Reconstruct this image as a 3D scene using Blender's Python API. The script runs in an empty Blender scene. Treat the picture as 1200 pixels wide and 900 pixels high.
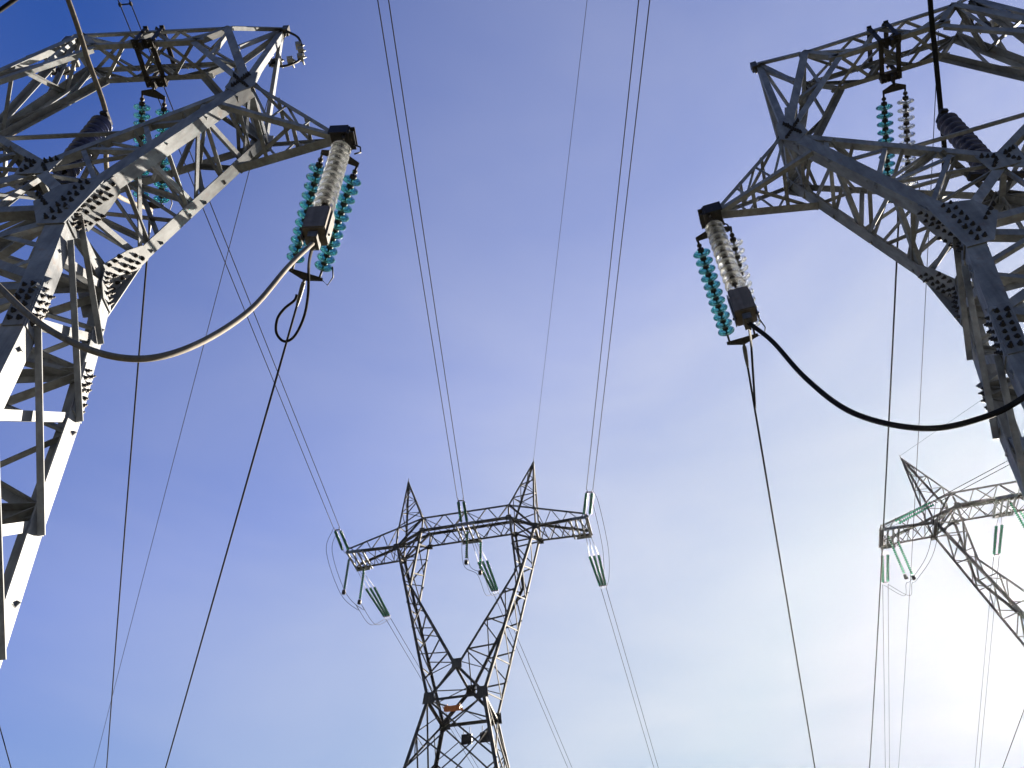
import bpy, bmesh, math, random
from mathutils import Vector, Matrix
random.seed(7)
SC = bpy.context.scene
COL = SC.collection
PI = math.pi

# ------------------------------------------------------------------ camera
FPX, PITCH, ROLL, EYE = 974.57, 0.8283, -0.0200, Vector((0, 0, 1.6))
FW = Vector((0, math.cos(PITCH), math.sin(PITCH)))
_rt = Vector((1, 0, 0)); _up = _rt.cross(FW)
RT = math.cos(ROLL) * _rt + math.sin(ROLL) * _up
UP = -math.sin(ROLL) * _rt + math.cos(ROLL) * _up
cam_d = bpy.data.cameras.new('camera'); cam = bpy.data.objects.new('camera', cam_d); COL.objects.link(cam)
cam.matrix_world = Matrix(((RT.x, UP.x, -FW.x, EYE.x), (RT.y, UP.y, -FW.y, EYE.y), (RT.z, UP.z, -FW.z, EYE.z), (0, 0, 0, 1)))
cam_d.sensor_width = 36; cam_d.lens = 36 * FPX / 1200
cam_d.clip_start = 0.05; cam_d.clip_end = 9000
SC.camera = cam

# ------------------------------------------------------------------ sky, sun, exposure
SUN_AZ, SUN_EL = math.radians(35.3), math.radians(26.0)          # azimuth from +Y towards +X
SUN_DIR = Vector((math.sin(SUN_AZ) * math.cos(SUN_EL), math.cos(SUN_AZ) * math.cos(SUN_EL), math.sin(SUN_EL)))
world = bpy.data.worlds.new('World'); SC.world = world; world.use_nodes = True
nt = world.node_tree; nt.nodes.clear()
sky = nt.nodes.new('ShaderNodeTexSky'); sky.sky_type = 'NISHITA'; sky.sun_disc = False
sky.sun_elevation = SUN_EL; sky.sun_rotation = SUN_AZ
sky.altitude = 0; sky.air_density = 1.0; sky.dust_density = 0.3; sky.ozone_density = 5.0
STRENGTH = 0.05; EXPO = 3.0; K = STRENGTH * 2 ** EXPO
def link(a, b): nt.links.new(a, b)
def mixn(blend, fac=None):
    n = nt.nodes.new('ShaderNodeMix'); n.data_type = 'RGBA'; n.blend_type = blend
    if fac is not None: n.inputs['Factor'].default_value = fac
    return n
def mathn(op, v=None):
    n = nt.nodes.new('ShaderNodeMath'); n.operation = op
    if v is not None: n.inputs[1].default_value = v
    return n
tint = mixn('MULTIPLY', 1.0); tint.inputs['B'].default_value = (0.066 / K, 0.100 / K, 0.186 / K, 1)
link(sky.outputs[0], tint.inputs['A'])
cap = mixn('DARKEN', 1.0); cap.inputs['B'].default_value = (0.27 / K, 0.42 / K, 0.66 / K, 1)
link(tint.outputs['Result'], cap.inputs['A'])
# thin high haze and cirrus: bright in forward scatter towards the sun and towards the horizon
tc = nt.nodes.new('ShaderNodeTexCoord')
dot = nt.nodes.new('ShaderNodeVectorMath'); dot.operation = 'DOT_PRODUCT'; dot.inputs[1].default_value = SUN_DIR
nrm = nt.nodes.new('ShaderNodeVectorMath'); nrm.operation = 'NORMALIZE'; link(tc.outputs['Generated'], nrm.inputs[0])
link(nrm.outputs[0], dot.inputs[0])
ph = nt.nodes.new('ShaderNodeFloatCurve'); cv = ph.mapping.curves[0]
pts_ = [(0, 0), (.34, .0), (.46, .055), (.59, .135), (.70, .21), (.81, .32), (.89, .42), (.94, .48), (.97, .52), (.988, .54), (1, .56)]
cv.points[0].location = pts_[0]; cv.points[1].location = pts_[-1]
for p_ in pts_[1:-1]: cv.points.new(*p_)
for p_ in cv.points: p_.handle_type = 'AUTO_CLAMPED'
ph.mapping.update(); link(dot.outputs['Value'], ph.inputs['Value'])
sx = nt.nodes.new('ShaderNodeSeparateXYZ'); link(nrm.outputs[0], sx.inputs[0])
lo = nt.nodes.new('ShaderNodeMapRange'); lo.inputs['From Min'].default_value = 0.85; lo.inputs['From Max'].default_value = 0.5; lo.inputs['To Max'].default_value = 0.13
link(sx.outputs['Z'], lo.inputs['Value'])
mp = nt.nodes.new('ShaderNodeMapping'); mp.inputs['Scale'].default_value = (1.6, 1.2, 5.0); mp.inputs['Rotation'].default_value = (0.35, 0.25, 0.3)
link(nrm.outputs[0], mp.inputs['Vector'])
nz = nt.nodes.new('ShaderNodeTexNoise'); nz.inputs['Scale'].default_value = 1.4; nz.inputs['Detail'].default_value = 8; nz.inputs['Roughness'].default_value = 0.52; nz.inputs['Distortion'].default_value = 0.4
link(mp.outputs[0], nz.inputs['Vector'])
nr = nt.nodes.new('ShaderNodeMapRange'); nr.inputs['From Min'].default_value = 0.3; nr.inputs['From Max'].default_value = 0.7; nr.inputs['To Min'].default_value = 0.80; nr.inputs['To Max'].default_value = 1.20
link(nz.outputs['Fac'], nr.inputs['Value'])
ad = mathn('ADD'); link(ph.outputs[0], ad.inputs[0]); link(lo.outputs[0], ad.inputs[1])
mu = mathn('MULTIPLY'); link(ad.outputs[0], mu.inputs[0]); link(nr.outputs[0], mu.inputs[1]); mu.use_clamp = True
ci = mixn('MIX'); ci.inputs['B'].default_value = (0.92 / K, 0.92 / K, 0.94 / K, 1)
link(mu.outputs[0], ci.inputs['Factor']); link(cap.outputs['Result'], ci.inputs['A'])
bg = nt.nodes.new('ShaderNodeBackground'); bg.inputs['Strength'].default_value = STRENGTH
wo = nt.nodes.new('ShaderNodeOutputWorld')
link(ci.outputs['Result'], bg.inputs['Color']); link(bg.outputs[0], wo.inputs[0])
sun_d = bpy.data.lights.new('sun', 'SUN'); sun_d.energy = 5.0; sun_d.angle = math.radians(0.5); sun_d.color = (1.0, 0.90, 0.76)
sun = bpy.data.objects.new('sun', sun_d); COL.objects.link(sun)
sun.rotation_euler = (-SUN_DIR).to_track_quat('-Z', 'Y').to_euler(); sun.location = (20, 10, 60)
SC.view_settings.view_transform = 'Standard'; SC.view_settings.look = 'None'; SC.view_settings.gamma = 1
SC.view_settings.use_curve_mapping = False; SC.view_settings.exposure = EXPO

# ------------------------------------------------------------------ pixel <-> space helpers (photo pixels 1200x900)
def ray(x, y): return FW + RT * ((x - 600) / FPX) - UP * ((y - 450) / FPX)
def at_z(x, y, z):                 # point of the view ray at height z above the camera
    d = ray(x, y); return EYE + d * (z / d.z)
def at_depth(x, y, dep): return EYE + ray(x, y) * dep
def depth(p): return (p - EYE).dot(FW)

# ------------------------------------------------------------------ materials
def nmat(name):
    m = bpy.data.materials.new(name); m.use_nodes = True
    return m, m.node_tree, m.node_tree.nodes['Principled BSDF']
def steel(name, c0, c1, metallic=0.35, rough=0.55, rust=0.25, scale=3.0, spec=0.2, vary=0.22):
    m, t, b = nmat(name); b.inputs['Specular IOR Level'].default_value = spec
    tc = t.nodes.new('ShaderNodeTexCoord')
    n1 = t.nodes.new('ShaderNodeTexNoise'); n1.inputs['Scale'].default_value = scale; n1.inputs['Detail'].default_value = 8; n1.inputs['Roughness'].default_value = 0.65
    t.links.new(tc.outputs['Object'], n1.inputs['Vector'])
    r1 = t.nodes.new('ShaderNodeValToRGB'); r1.color_ramp.elements[0].position = 0.32; r1.color_ramp.elements[1].position = 0.68
    r1.color_ramp.elements[0].color = (*c0, 1); r1.color_ramp.elements[1].color = (*c1, 1)
    t.links.new(n1.outputs['Fac'], r1.inputs['Fac'])
    n2 = t.nodes.new('ShaderNodeTexNoise'); n2.inputs['Scale'].default_value = scale * 2.7; n2.inputs['Detail'].default_value = 10; n2.inputs['Roughness'].default_value = 0.7
    t.links.new(tc.outputs['Object'], n2.inputs['Vector'])
    r2 = t.nodes.new('ShaderNodeValToRGB'); r2.color_ramp.elements[0].position = 0.55; r2.color_ramp.elements[1].position = 0.75
    r2.color_ramp.elements[0].color = (0, 0, 0, 1); r2.color_ramp.elements[1].color = (rust, rust, rust, 1)
    t.links.new(n2.outputs['Fac'], r2.inputs['Fac'])
    mx = t.nodes.new('ShaderNodeMix'); mx.data_type = 'RGBA'
    mx.inputs['B'].default_value = (0.16, 0.085, 0.045, 1)
    t.links.new(r2.outputs[0], mx.inputs['Factor']); t.links.new(r1.outputs[0], mx.inputs['A'])
    geo = t.nodes.new('ShaderNodeNewGeometry'); vr = t.nodes.new('ShaderNodeMapRange'); vr.inputs['To Min'].default_value = 1 - vary; vr.inputs['To Max'].default_value = 1 + vary
    t.links.new(geo.outputs['Random Per Island'], vr.inputs['Value'])
    ms = t.nodes.new('ShaderNodeMapping'); ms.inputs['Scale'].default_value = (9, 9, 0.8); t.links.new(tc.outputs['Object'], ms.inputs['Vector'])
    n3 = t.nodes.new('ShaderNodeTexNoise'); n3.inputs['Scale'].default_value = 2.0; n3.inputs['Detail'].default_value = 6; t.links.new(ms.outputs[0], n3.inputs['Vector'])
    r3 = t.nodes.new('ShaderNodeMapRange'); r3.inputs['From Min'].default_value = 0.35; r3.inputs['From Max'].default_value = 0.65; r3.inputs['To Min'].default_value = 1 - vary; r3.inputs['To Max'].default_value = 1.08
    t.links.new(n3.outputs['Fac'], r3.inputs['Value'])
    mm = t.nodes.new('ShaderNodeMath'); mm.operation = 'MULTIPLY'; t.links.new(vr.outputs[0], mm.inputs[0]); t.links.new(r3.outputs[0], mm.inputs[1])
    hv = t.nodes.new('ShaderNodeHueSaturation'); t.links.new(mm.outputs[0], hv.inputs['Value']); t.links.new(mx.outputs['Result'], hv.inputs['Color'])
    t.links.new(hv.outputs[0], b.inputs['Base Color'])
    b.inputs['Metallic'].default_value = metallic
    rr = t.nodes.new('ShaderNodeMapRange'); rr.inputs['To Min'].default_value = rough - 0.1; rr.inputs['To Max'].default_value = rough + 0.15
    t.links.new(n1.outputs['Fac'], rr.inputs['Value']); t.links.new(rr.outputs[0], b.inputs['Roughness'])
    bp = t.nodes.new('ShaderNodeBump'); bp.inputs['Strength'].default_value = 0.12; bp.inputs['Distance'].default_value = 0.01
    t.links.new(n2.outputs['Fac'], bp.inputs['Height']); t.links.new(bp.outputs[0], b.inputs['Normal'])
    return m
M = {}
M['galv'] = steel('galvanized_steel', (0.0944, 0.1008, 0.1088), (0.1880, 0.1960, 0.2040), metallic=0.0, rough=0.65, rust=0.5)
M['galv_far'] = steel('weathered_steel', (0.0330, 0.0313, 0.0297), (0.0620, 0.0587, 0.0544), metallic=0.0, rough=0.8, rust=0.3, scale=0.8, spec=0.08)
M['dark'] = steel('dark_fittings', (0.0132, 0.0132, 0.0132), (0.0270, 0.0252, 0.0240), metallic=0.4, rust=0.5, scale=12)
M['fit'] = steel('galvanized_fittings', (0.0585, 0.0562, 0.0540), (0.0990, 0.0968, 0.0900), metallic=0.5, scale=14)
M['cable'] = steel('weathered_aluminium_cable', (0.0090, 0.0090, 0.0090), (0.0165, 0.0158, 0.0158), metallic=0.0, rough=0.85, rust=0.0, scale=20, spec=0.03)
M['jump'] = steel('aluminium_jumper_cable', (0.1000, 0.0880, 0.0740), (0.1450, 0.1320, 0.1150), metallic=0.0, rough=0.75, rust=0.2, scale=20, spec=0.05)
M['bright'] = steel('new_galvanized_clamps', (0.1350, 0.1350, 0.1312), (0.1950, 0.1950, 0.1875), metallic=0.2, rust=0.05, scale=14)
M['ballast'] = steel('painted_cast_iron', (0.0864, 0.0720, 0.0611), (0.1368, 0.1189, 0.1008), metallic=0.1, rust=0.5, scale=9)
def glassy(name, col, trans, rough=0.08):
    m, t, b = nmat(name)
    tc = t.nodes.new('ShaderNodeTexCoord'); n = t.nodes.new('ShaderNodeTexNoise'); n.inputs['Scale'].default_value = 25; n.inputs['Detail'].default_value = 5
    t.links.new(tc.outputs['Object'], n.inputs['Vector'])
    r = t.nodes.new('ShaderNodeValToRGB'); r.color_ramp.elements[0].position = 0.3; r.color_ramp.elements[1].position = 0.75
    r.color_ramp.elements[0].color = (col[0] * .7, col[1] * .7, col[2] * .7, 1); r.color_ramp.elements[1].color = (*col, 1)
    t.links.new(n.outputs['Fac'], r.inputs['Fac']); t.links.new(r.outputs[0], b.inputs['Base Color'])
    b.inputs['Transmission Weight'].default_value = trans; b.inputs['Roughness'].default_value = rough; b.inputs['IOR'].default_value = 1.5
    return m
M['teal'] = glassy('teal_toughened_glass', (0.13, 0.50, 0.50), 0.90, 0.05)
M['clear'] = glassy('clear_toughened_glass', (0.95, 0.97, 0.97), 0.88, 0.06)
M['green'] = glassy('green_glass', (0.025, 0.16, 0.09), 0.3, 0.2)
M['navy'] = glassy('glazed_dark_porcelain', (0.030, 0.042, 0.11), 0.0, 0.35)
m, t, b = nmat('dry_grass_soil')
n = t.nodes.new('ShaderNodeTexNoise'); n.inputs['Scale'].default_value = 0.35; n.inputs['Detail'].default_value = 12; n.inputs['Roughness'].default_value = 0.7
tc_ = t.nodes.new('ShaderNodeTexCoord'); t.links.new(tc_.outputs['Object'], n.inputs['Vector'])
r = t.nodes.new('ShaderNodeValToRGB'); r.color_ramp.elements[0].color = (0.011, 0.016, 0.006, 1); r.color_ramp.elements[1].color = (0.034, 0.026, 0.015, 1)
r.color_ramp.elements[0].position = .35; r.color_ramp.elements[1].position = .65
t.links.new(n.outputs['Fac'], r.inputs['Fac']); t.links.new(r.outputs[0], b.inputs['Base Color']); b.inputs['Roughness'].default_value = 0.95
M['soil'] = m
M['concrete'] = steel('concrete', (0.1170, 0.1125, 0.1035), (0.1620, 0.1575, 0.1440), metallic=0, rough=0.85, rust=0.05)
M['orange'] = steel('faded_orange_enamel', (0.45, 0.13, 0.03), (0.58, 0.20, 0.05), metallic=0, rough=0.5, rust=0.3, scale=5)

# ------------------------------------------------------------------ mesh builder
def V(*a): return Vector(a if len(a) > 1 else a[0])
class MB:
    def __init__(s): s.v = []; s.f = []; s.mi = []; s.sm = []
    def add(s, vs, fs, mi=0, smooth=False):
        o = len(s.v); s.v += [tuple(p) for p in vs]
        for f in fs: s.f.append([i + o for i in f]); s.mi.append(mi); s.sm.append(smooth)
    def sweep(s, prof, path, n1, n2=None, mi=0, smooth=False):
        """sweep a closed 2-D profile (along n1, n2) down a polyline, mitred"""
        path = [V(p) for p in path]; k = len(prof); rings = []
        for i, p in enumerate(path):
            a = (path[i] - path[i - 1]).normalized() if i else None
            c = (path[i + 1] - path[i]).normalized() if i < len(path) - 1 else None
            ax = ((a + c) if a and c else (a or c)).normalized()
            e1 = V(n1); e1 = (e1 - ax * e1.dot(ax)).normalized(); e2 = ax.cross(e1)
            if n2 is not None and e2.dot(V(n2)) < 0: e2 = -e2
            rings.append([p + e1 * x + e2 * y for x, y in prof])
        vs = [q for r in rings for q in r]; fs = []
        for i in range(len(path) - 1):
            for j in range(k):
                fs.append([i * k + j, i * k + (j + 1) % k, (i + 1) * k + (j + 1) % k, (i + 1) * k + j])
        fs.append(list(range(k))[::-1]); fs.append([(len(path) - 1) * k + j for j in range(k)])
        s.add(vs, fs, mi, smooth)
    def angle(s, path, n1, n2, w, t=0.012, w2=None):
        w2 = w2 or w
        s.sweep([(0, 0), (w, 0), (w, t), (t, t), (t, w2), (0, w2)], path, n1, n2)
    def bar(s, a, b, w, h=None, up=(0, 0, 1)):
        h = h or w
        ax = (V(b) - V(a)).normalized(); u = V(up)
        if abs(ax.dot(u.normalized())) > .95: u = V(1, 0, 0)
        n = ax.cross(u)
        s.sweep([(-w / 2, -h / 2), (w / 2, -h / 2), (w / 2, h / 2), (-w / 2, h / 2)], [a, b], n)
    def tube(s, path, r, k=8, mi=0):
        ax = (V(path[-1]) - V(path[0])).normalized(); u = V(0, 0, 1) if abs(ax.z) < .9 else V(1, 0, 0)
        n = ax.cross(u)
        s.sweep([(r * math.cos(2 * PI * j / k), r * math.sin(2 * PI * j / k)) for j in range(k)], path, n, None, mi, True)
    def lathe(s, prof, a, ax, k=16, mi=0):
        """prof: list of (distance along axis, radius)"""
        ax = V(ax).normalized(); u = V(1, 0, 0) if abs(ax.x) < .8 else V(0, 1, 0)
        e1 = ax.cross(u).normalized(); e2 = ax.cross(e1); vs = []
        for d, r in prof:
            for j in range(k):
                an = 2 * PI * j / k; vs.append(V(a) + ax * d + e1 * r * math.cos(an) + e2 * r * math.sin(an))
        fs = [[i * k + j, i * k + (j + 1) % k, (i + 1) * k + (j + 1) % k, (i + 1) * k + j] for i in range(len(prof) - 1) for j in range(k)]
        s.add(vs, fs, mi, True)
    def plate(s, pts, n, t):
        """flat polygon pts, thickness t along n"""
        n = V(n).normalized(); k = len(pts); a = [V(p) for p in pts]
        vs = a + [p + n * t for p in a]
        s.add(vs, [list(range(k))[::-1], [k + j for j in range(k)]] + [[j, (j + 1) % k, k + (j + 1) % k, k + j] for j in range(k)])
    def bolt(s, p, n, r=0.021, h=0.045):
        n = (V(n).normalized() + V(random.uniform(-.12, .12), random.uniform(-.12, .12), random.uniform(-.12, .12))).normalized(); h = h * random.uniform(.7, 1.3); r = r * random.uniform(.88, 1.1)
        s.lathe([(-.01, r * 1.35), (.004, r * 1.35), (.005, r), (h * .55, r), (h * .56, r * .55), (h, r * .5), (h, 0.0005)], p, n, 6, 1)  # second slot: darker steel on the plates, bolt shadows put into the colour
    def box(s, c, dx, dy, dz, bev=0.0):
        c = V(c); dx, dy, dz = V(dx), V(dy), V(dz)
        vs = [c + dx * i + dy * j + dz * k for i in (-1, 1) for j in (-1, 1) for k in (-1, 1)]
        s.add(vs, [[0, 1, 3, 2], [4, 6, 7, 5], [0, 4, 5, 1], [2, 3, 7, 6], [0, 2, 6, 4], [1, 5, 7, 3]])
    def build(s, name, mats, parent=None, bevel=0.0):
        me = bpy.data.meshes.new(name); me.from_pydata(s.v, [], s.f)
        for mm in (mats if isinstance(mats, (list, tuple)) else [mats, mats]): me.materials.append(mm)
        for p, i, sm in zip(me.polygons, s.mi, s.sm): p.material_index = i; p.use_smooth = sm
        bmm = bmesh.new(); bmm.from_mesh(me); bmesh.ops.recalc_face_normals(bmm, faces=bmm.faces)
        if bevel: bmesh.ops.bevel(bmm, geom=list(bmm.edges), offset=bevel, segments=2, affect='EDGES')
        bmm.to_mesh(me); bmm.free()
        o = bpy.data.objects.new(name, me); COL.objects.link(o)
        if parent: o.parent = parent
        return o
def tag(o, label=None, cat=None, group=None, kind=None):
    if label: o['label'] = label
    if cat: o['category'] = cat
    if group: o['group'] = group
    if kind: o['kind'] = kind
    return o
def empty(name, loc, rz=0.0, label=None, cat=None, group=None):
    o = bpy.data.objects.new(name, None); COL.objects.link(o); o.location = loc; o.rotation_euler = (0, 0, rz)
    o.empty_display_size = 0.2
    return tag(o, label, cat, group)
def copy_tree(o, parent=None):
    c = o.copy(); COL.objects.link(c); c.parent = parent
    for ch in list(o.children): copy_tree(ch, c)
    return c
def place(o, label): o['label'] = label; return o

# ------------------------------------------------------------------ ground
mb = MB(); n_ = 40
mb.add([(-3500, -3500, 0), (3500, -3500, 0), (3500, 3500, 0), (-3500, 3500, 0)], [[0, 1, 2, 3]])
tag(mb.build('ground', M['soil']), kind='structure')

# thin forward-scattering volume, added to imitate lens glare over the far right pylon
GLARE_HAZE = 0.000033
hb = MB(); hb.box((10, 32, 31), (90, 0, 0), (0, 55, 0), (0, 0, 32))
m, t, b = nmat('glare_air'); t.nodes.remove(b)
pv = t.nodes.new('ShaderNodeVolumePrincipled'); pv.inputs['Color'].default_value = (0.95, 0.96, 1, 1); pv.inputs['Density'].default_value = GLARE_HAZE; pv.inputs['Anisotropy'].default_value = 0.8
t.links.new(pv.outputs[0], t.nodes['Material Output'].inputs['Volume'])
glare_haze = hb.build('glare_haze', m); tag(glare_haze, kind='stuff')
# ------------------------------------------------------------------ lattice helpers
def zigzag(mb, P, Q, n, inward, w, t=0.008, start=0, cross=False, off=0.016):
    """lacing angles between two chords given as functions of 0..1"""
    inward = V(inward)
    for i in range(n):
        a0, a1 = i / n, (i + 1) / n
        prs = [(P(a0), Q(a1)), (Q(a0), P(a1))]
        use = prs if cross else [prs[(i + start) % 2]]
        for j, (a, b) in enumerate(use):
            a = V(a); b = V(b); ax = (b - a).normalized()
            nn = (inward - ax * inward.dot(ax)).normalized(); side = ax.cross(nn)
            o = nn * (off + (0.004 + w * 0.02) * ((i % 2) + 2 * j))
            mb.angle([a + o + ax * .02, b + o - ax * .02], side, nn, w, t)
def seg(a, b):
    a = V(a); b = V(b); return lambda s: a.lerp(b, s)
def poly(pts):
    pts = [V(p) for p in pts]; L = [0]
    for a, b in zip(pts, pts[1:]): L.append(L[-1] + (b - a).length)
    def f(s):
        d = s * L[-1]
        for i in range(len(pts) - 1):
            if d <= L[i + 1] + 1e-9: return pts[i].lerp(pts[i + 1], (d - L[i]) / (L[i + 1] - L[i]))
        return pts[-1]
    return f
def bolt_rows(mb, c, ax, cr, n, rows, cols, dr, dc):
    for i in range(rows):
        for j in range(cols):
            jit = 0.006
            mb.bolt(V(c) + V(ax) * ((i - (rows - 1) / 2) * dr + random.uniform(-jit, jit)) + V(cr) * ((j - (cols - 1) / 2) * dc + random.uniform(-jit, jit)), n)

# ================================================================== near pylon (window pylon, outer phases on short side arms)
ZB = 1.6                                         # camera height: fitted heights are above the camera
TIP = (3.41, 10.0)
def leg_u(z): # half width of the body at height z (camera-relative)
    pts = [(7.66, 1.02), (6.7, 1.21), (5.56, 1.41), (4.27, 1.57), (3.15, 1.73), (1.5, 1.93), (-1.6, 2.30)]
    for (z0, u0), (z1, u1) in zip(pts, pts[1:]):
        if z >= z1: return u0 + (u1 - u0) * (z0 - z) / (z0 - z1)
    return 2.3
def leg_v(z): return 0.57 + 0.012 * (7.66 - z)
def LP(su, sv, z): return V(su * leg_u(z), sv * leg_v(z), z + ZB)
def near_pylon():
    root = empty('lattice_pylon', (0, 0, 0))
    T = lambda su, sv: V(su * 2.17, sv * 0.445, 10.84 + ZB)
    W = lambda su, sv: V(su * 1.02, sv * 0.57, 7.66 + ZB)
    CR = lambda sv: V(0, sv * 0.314, 9.04 + ZB)
    CT = lambda su, sv: V(su * 1.214, sv * 0.30, 13.45 + ZB)
    CB = lambda su, sv: V(su * 0.808, sv * 0.30, 12.93 + ZB)
    TP = lambda su: V(su * TIP[0], 0, TIP[1] + ZB)
    HN = lambda su: V(su * 1.80, 0.09, 14.27 + ZB)
    G = M['galv']
    zs = [7.66, 6.7, 5.56, 4.27, 3.15, 1.5, 0.0, -1.45]
    for su in (-1, 1):
        for sv in (-1, 1):
            mb = MB()
            mb.angle([LP(su, sv, z) for z in zs], (0, -sv, 0), (-su, 0, 0), 0.20, 0.016)
            # splice plates on the outer faces with bolts
            for z in (5.9, 2.4):
                a = LP(su, sv, z + .34); b = LP(su, sv, z - .34); ax = (b - a).normalized()
                n = V(su, 0, 0); n = (n - ax * n.dot(ax)).normalized(); cr = V(0, -sv, 0)
                mb.plate([a + cr * .012, a + cr * .185, b + cr * .185, b + cr * .012], n, 0.012)
                bolt_rows(mb, (a + b) / 2 + cr * .1 + n * .012, ax, cr, n, 6, 2, .1, .085)
                n2 = V(0, sv, 0); n2 = (n2 - ax * n2.dot(ax)).normalized(); c2 = V(-su, 0, 0)
                mb.plate([a + c2 * .012, a + c2 * .185, b + c2 * .185, b + c2 * .012], n2, 0.012)
                bolt_rows(mb, (a + b) / 2 + c2 * .1 + n2 * .012, ax, c2, n2, 6, 2, .1, .085)
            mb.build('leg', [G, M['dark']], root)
            fb = MB(); c = LP(su, sv, -1.5); fb.box((c.x, c.y, 0.12), (.42, 0, 0), (0, .42, 0), (0, 0, .18)); fb.build('footing', M['concrete'], root, .02)
    # side faces: X bracing read off the photograph
    for su in (-1, 1):
        mb = MB(); inn = V(-su, 0, 0)
        def br(za, zb, w, o, flip=1, w2=None):
            a, b = LP(su, -1, za) + V(0, .09, 0), LP(su, 1, zb) + V(0, -.09, 0); ax = (b - a).normalized(); nn = (inn - ax * inn.dot(ax)).normalized()
            nn = nn * flip; sd = ax.cross(nn)
            if flip < 0 and sd.z < 0: sd = -sd
            mb.angle([a + inn * o, b + inn * o], sd, nn, w, .010, w2)
        for za, zb in ((7.55, 6.62), (7.05, 5.5), (5.67, 4.2), (4.5, 3.1), (3.3, 1.6), (1.7, 0.1), (.3, -1.2)): br(za, zb, .075, -.018, -1, .062)
        for za, zb in ((6.75, 7.5), (5.67, 6.65), (4.5, 5.5), (3.3, 4.25), (1.7, 3.15), (.3, 1.6), (-1.2, .1)): br(za, zb, .09, .022, 1)
        a, b = W(su, -1), W(su, 1); mb.angle([a + inn * .022, b + inn * .022], (0, 0, -1), inn, .13, .012)
        mb.build('side_bracing', G, root)
    for sv in (-1, 1):
        mb = MB(); inn = V(0, -sv, 0)
        def fb(a, b, w, o): 
            ax = (b - a).normalized(); nn = (inn - ax * inn.dot(ax)).normalized(); mb.angle([a + inn * o, b + inn * o], ax.cross(nn), nn, w, .010)
        lv = [7.5, 6.2, 4.5, 2.6, .4, -1.3]
        for i in range(len(lv) - 1):
            fb(LP(-1, sv, lv[i]), LP(1, sv, lv[i + 1]), .10, .022); fb(LP(1, sv, lv[i]), LP(-1, sv, lv[i + 1]), .10, .036)
            # secondary struts from leg to the diagonals
            zc_ = (lv[i] + lv[i + 1]) / 2
            for su in (-1, 1):
                mid = LP(su, sv, lv[i]).lerp(LP(-su, sv, lv[i + 1]), .25)
                fb(LP(su, sv, zc_), mid, .06, .05); 
                mid2 = LP(su, sv, lv[i + 1]).lerp(LP(-su, sv, lv[i]), .25); fb(LP(su, sv, zc_), mid2, .06, .058)
        for z in (6.2, 4.5): fb(LP(-1, sv, z), LP(1, sv, z), .10, .064)
        fb(W(-1, sv), W(1, sv), .11, .08)
        mb.build('face_bracing', G, root)
    mb = MB()
    for z, o in ((7.6, .0), (6.2, 0.0)):
        mb.bar(LP(-1, -1, z), LP(1, 1, z), .08, .05); mb.bar(LP(1, -1, z - .08), LP(-1, 1, z - .08), .08, .05)
    for sv in (-1, 1):
        mb.bar(CR(sv).lerp(T(-1, sv), .42) + V(0, -sv * .06, 0), CR(sv).lerp(T(1, sv), .42) + V(0, -sv * .06, 0), .05, .03)
        mb.bar(CR(sv) + V(0, -sv * .12, -.1), LP(0, sv, 7.6) * 0 + (W(-1, sv) + W(1, sv)) / 2 + V(0, -sv * .12, 0), .06, .03)
    mb.bar(CR(-1) + V(0, 0, -.12), CR(1) + V(0, 0, -.12), .07, .03)
    mb.build('plan_bracing', G, root)
    # fork arms
    for su in (-1, 1):
        mb = MB()
        for sv in (-1, 1):
            ax = (T(su, sv) - W(su, sv)).normalized()
            under = V(su * ax.z, 0, -abs(ax.x)).normalized()           # outward-downward normal of the arm
            mb.angle([W(su, sv) + ax * .02, T(su, sv)], (0, -sv, 0), -under, 0.175, 0.016)
            # inner chord from the crotch node, and on past it to the opposite waist corner
            mb.angle([CR(sv) + V(su * .05, 0, .02), T(su, sv) - V(su * .05, 0, .10)], (0, -sv, 0), V(-su * .5, 0, 1), 0.10, 0.012)
            a = CR(sv) + V(0, -sv * (.018 + (.012 if su > 0 else 0)), 0); b = W(-su, sv) + V(0, -sv * (.024 + (.012 if su > 0 else 0)), 0.1)
            mb.angle([a, b], (0, 0, -1), (0, -sv, 0), 0.12, 0.012)
            zigzag(mb, seg(W(su, sv).lerp(T(su, sv), .12), W(su, sv).lerp(T(su, sv), .92)), seg(CR(sv).lerp(T(su, sv), .05), CR(sv).lerp(T(su, sv), .90)), 6, (0, -sv, 0), .06, start=sv > 0, off=.02)
        zigzag(mb, seg(W(su, -1), T(su, -1)), seg(W(su, 1), T(su, 1)), 6, (-su, 0, .3), .06, start=0, off=.02)
        zigzag(mb, seg(CR(-1), T(su, -1)), seg(CR(1), T(su, 1)), 4, (su * .4, 0, -1), .065, start=1, off=.02)
        for f in (.22, .45, .68, .88):        # diaphragms inside the arm
            a0, a1 = W(su, -1).lerp(T(su, -1), f), W(su, 1).lerp(T(su, 1), f); c0, c1 = CR(-1).lerp(T(su, -1), f - .04), CR(1).lerp(T(su, 1), f - .04)
            mb.bar(a0 + V(0, .03, 0), c1 + V(0, -.03, 0), .045, .02); mb.bar(a1 + V(0, -.03, -.03), c0 + V(0, .03, -.03), .045, .02)
            mb.bar(a0 + V(-su * .03, .05, .03), a1 + V(-su * .03, -.05, .03), .05, .02)
        for sv in (-1, 1):
            wt, tt = W(su, sv).lerp(T(su, sv), .40), CR(sv).lerp(T(su, sv), .30)
            mb.bar(CR(sv) + V(su * .1, -sv * .05, -.05), wt + V(0, -sv * .05, 0), .05, .02); mb.bar(wt + V(0, -sv * .07, 0), tt + V(0, -sv * .07, 0), .045, .02)
            mb.bar(CR(sv) + V(0, -sv * .09, -.06), W(su, sv).lerp(T(su, sv), .16) + V(0, -sv * .09, 0), .05, .02)
        mb.build('fork_arm', G, root)
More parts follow.
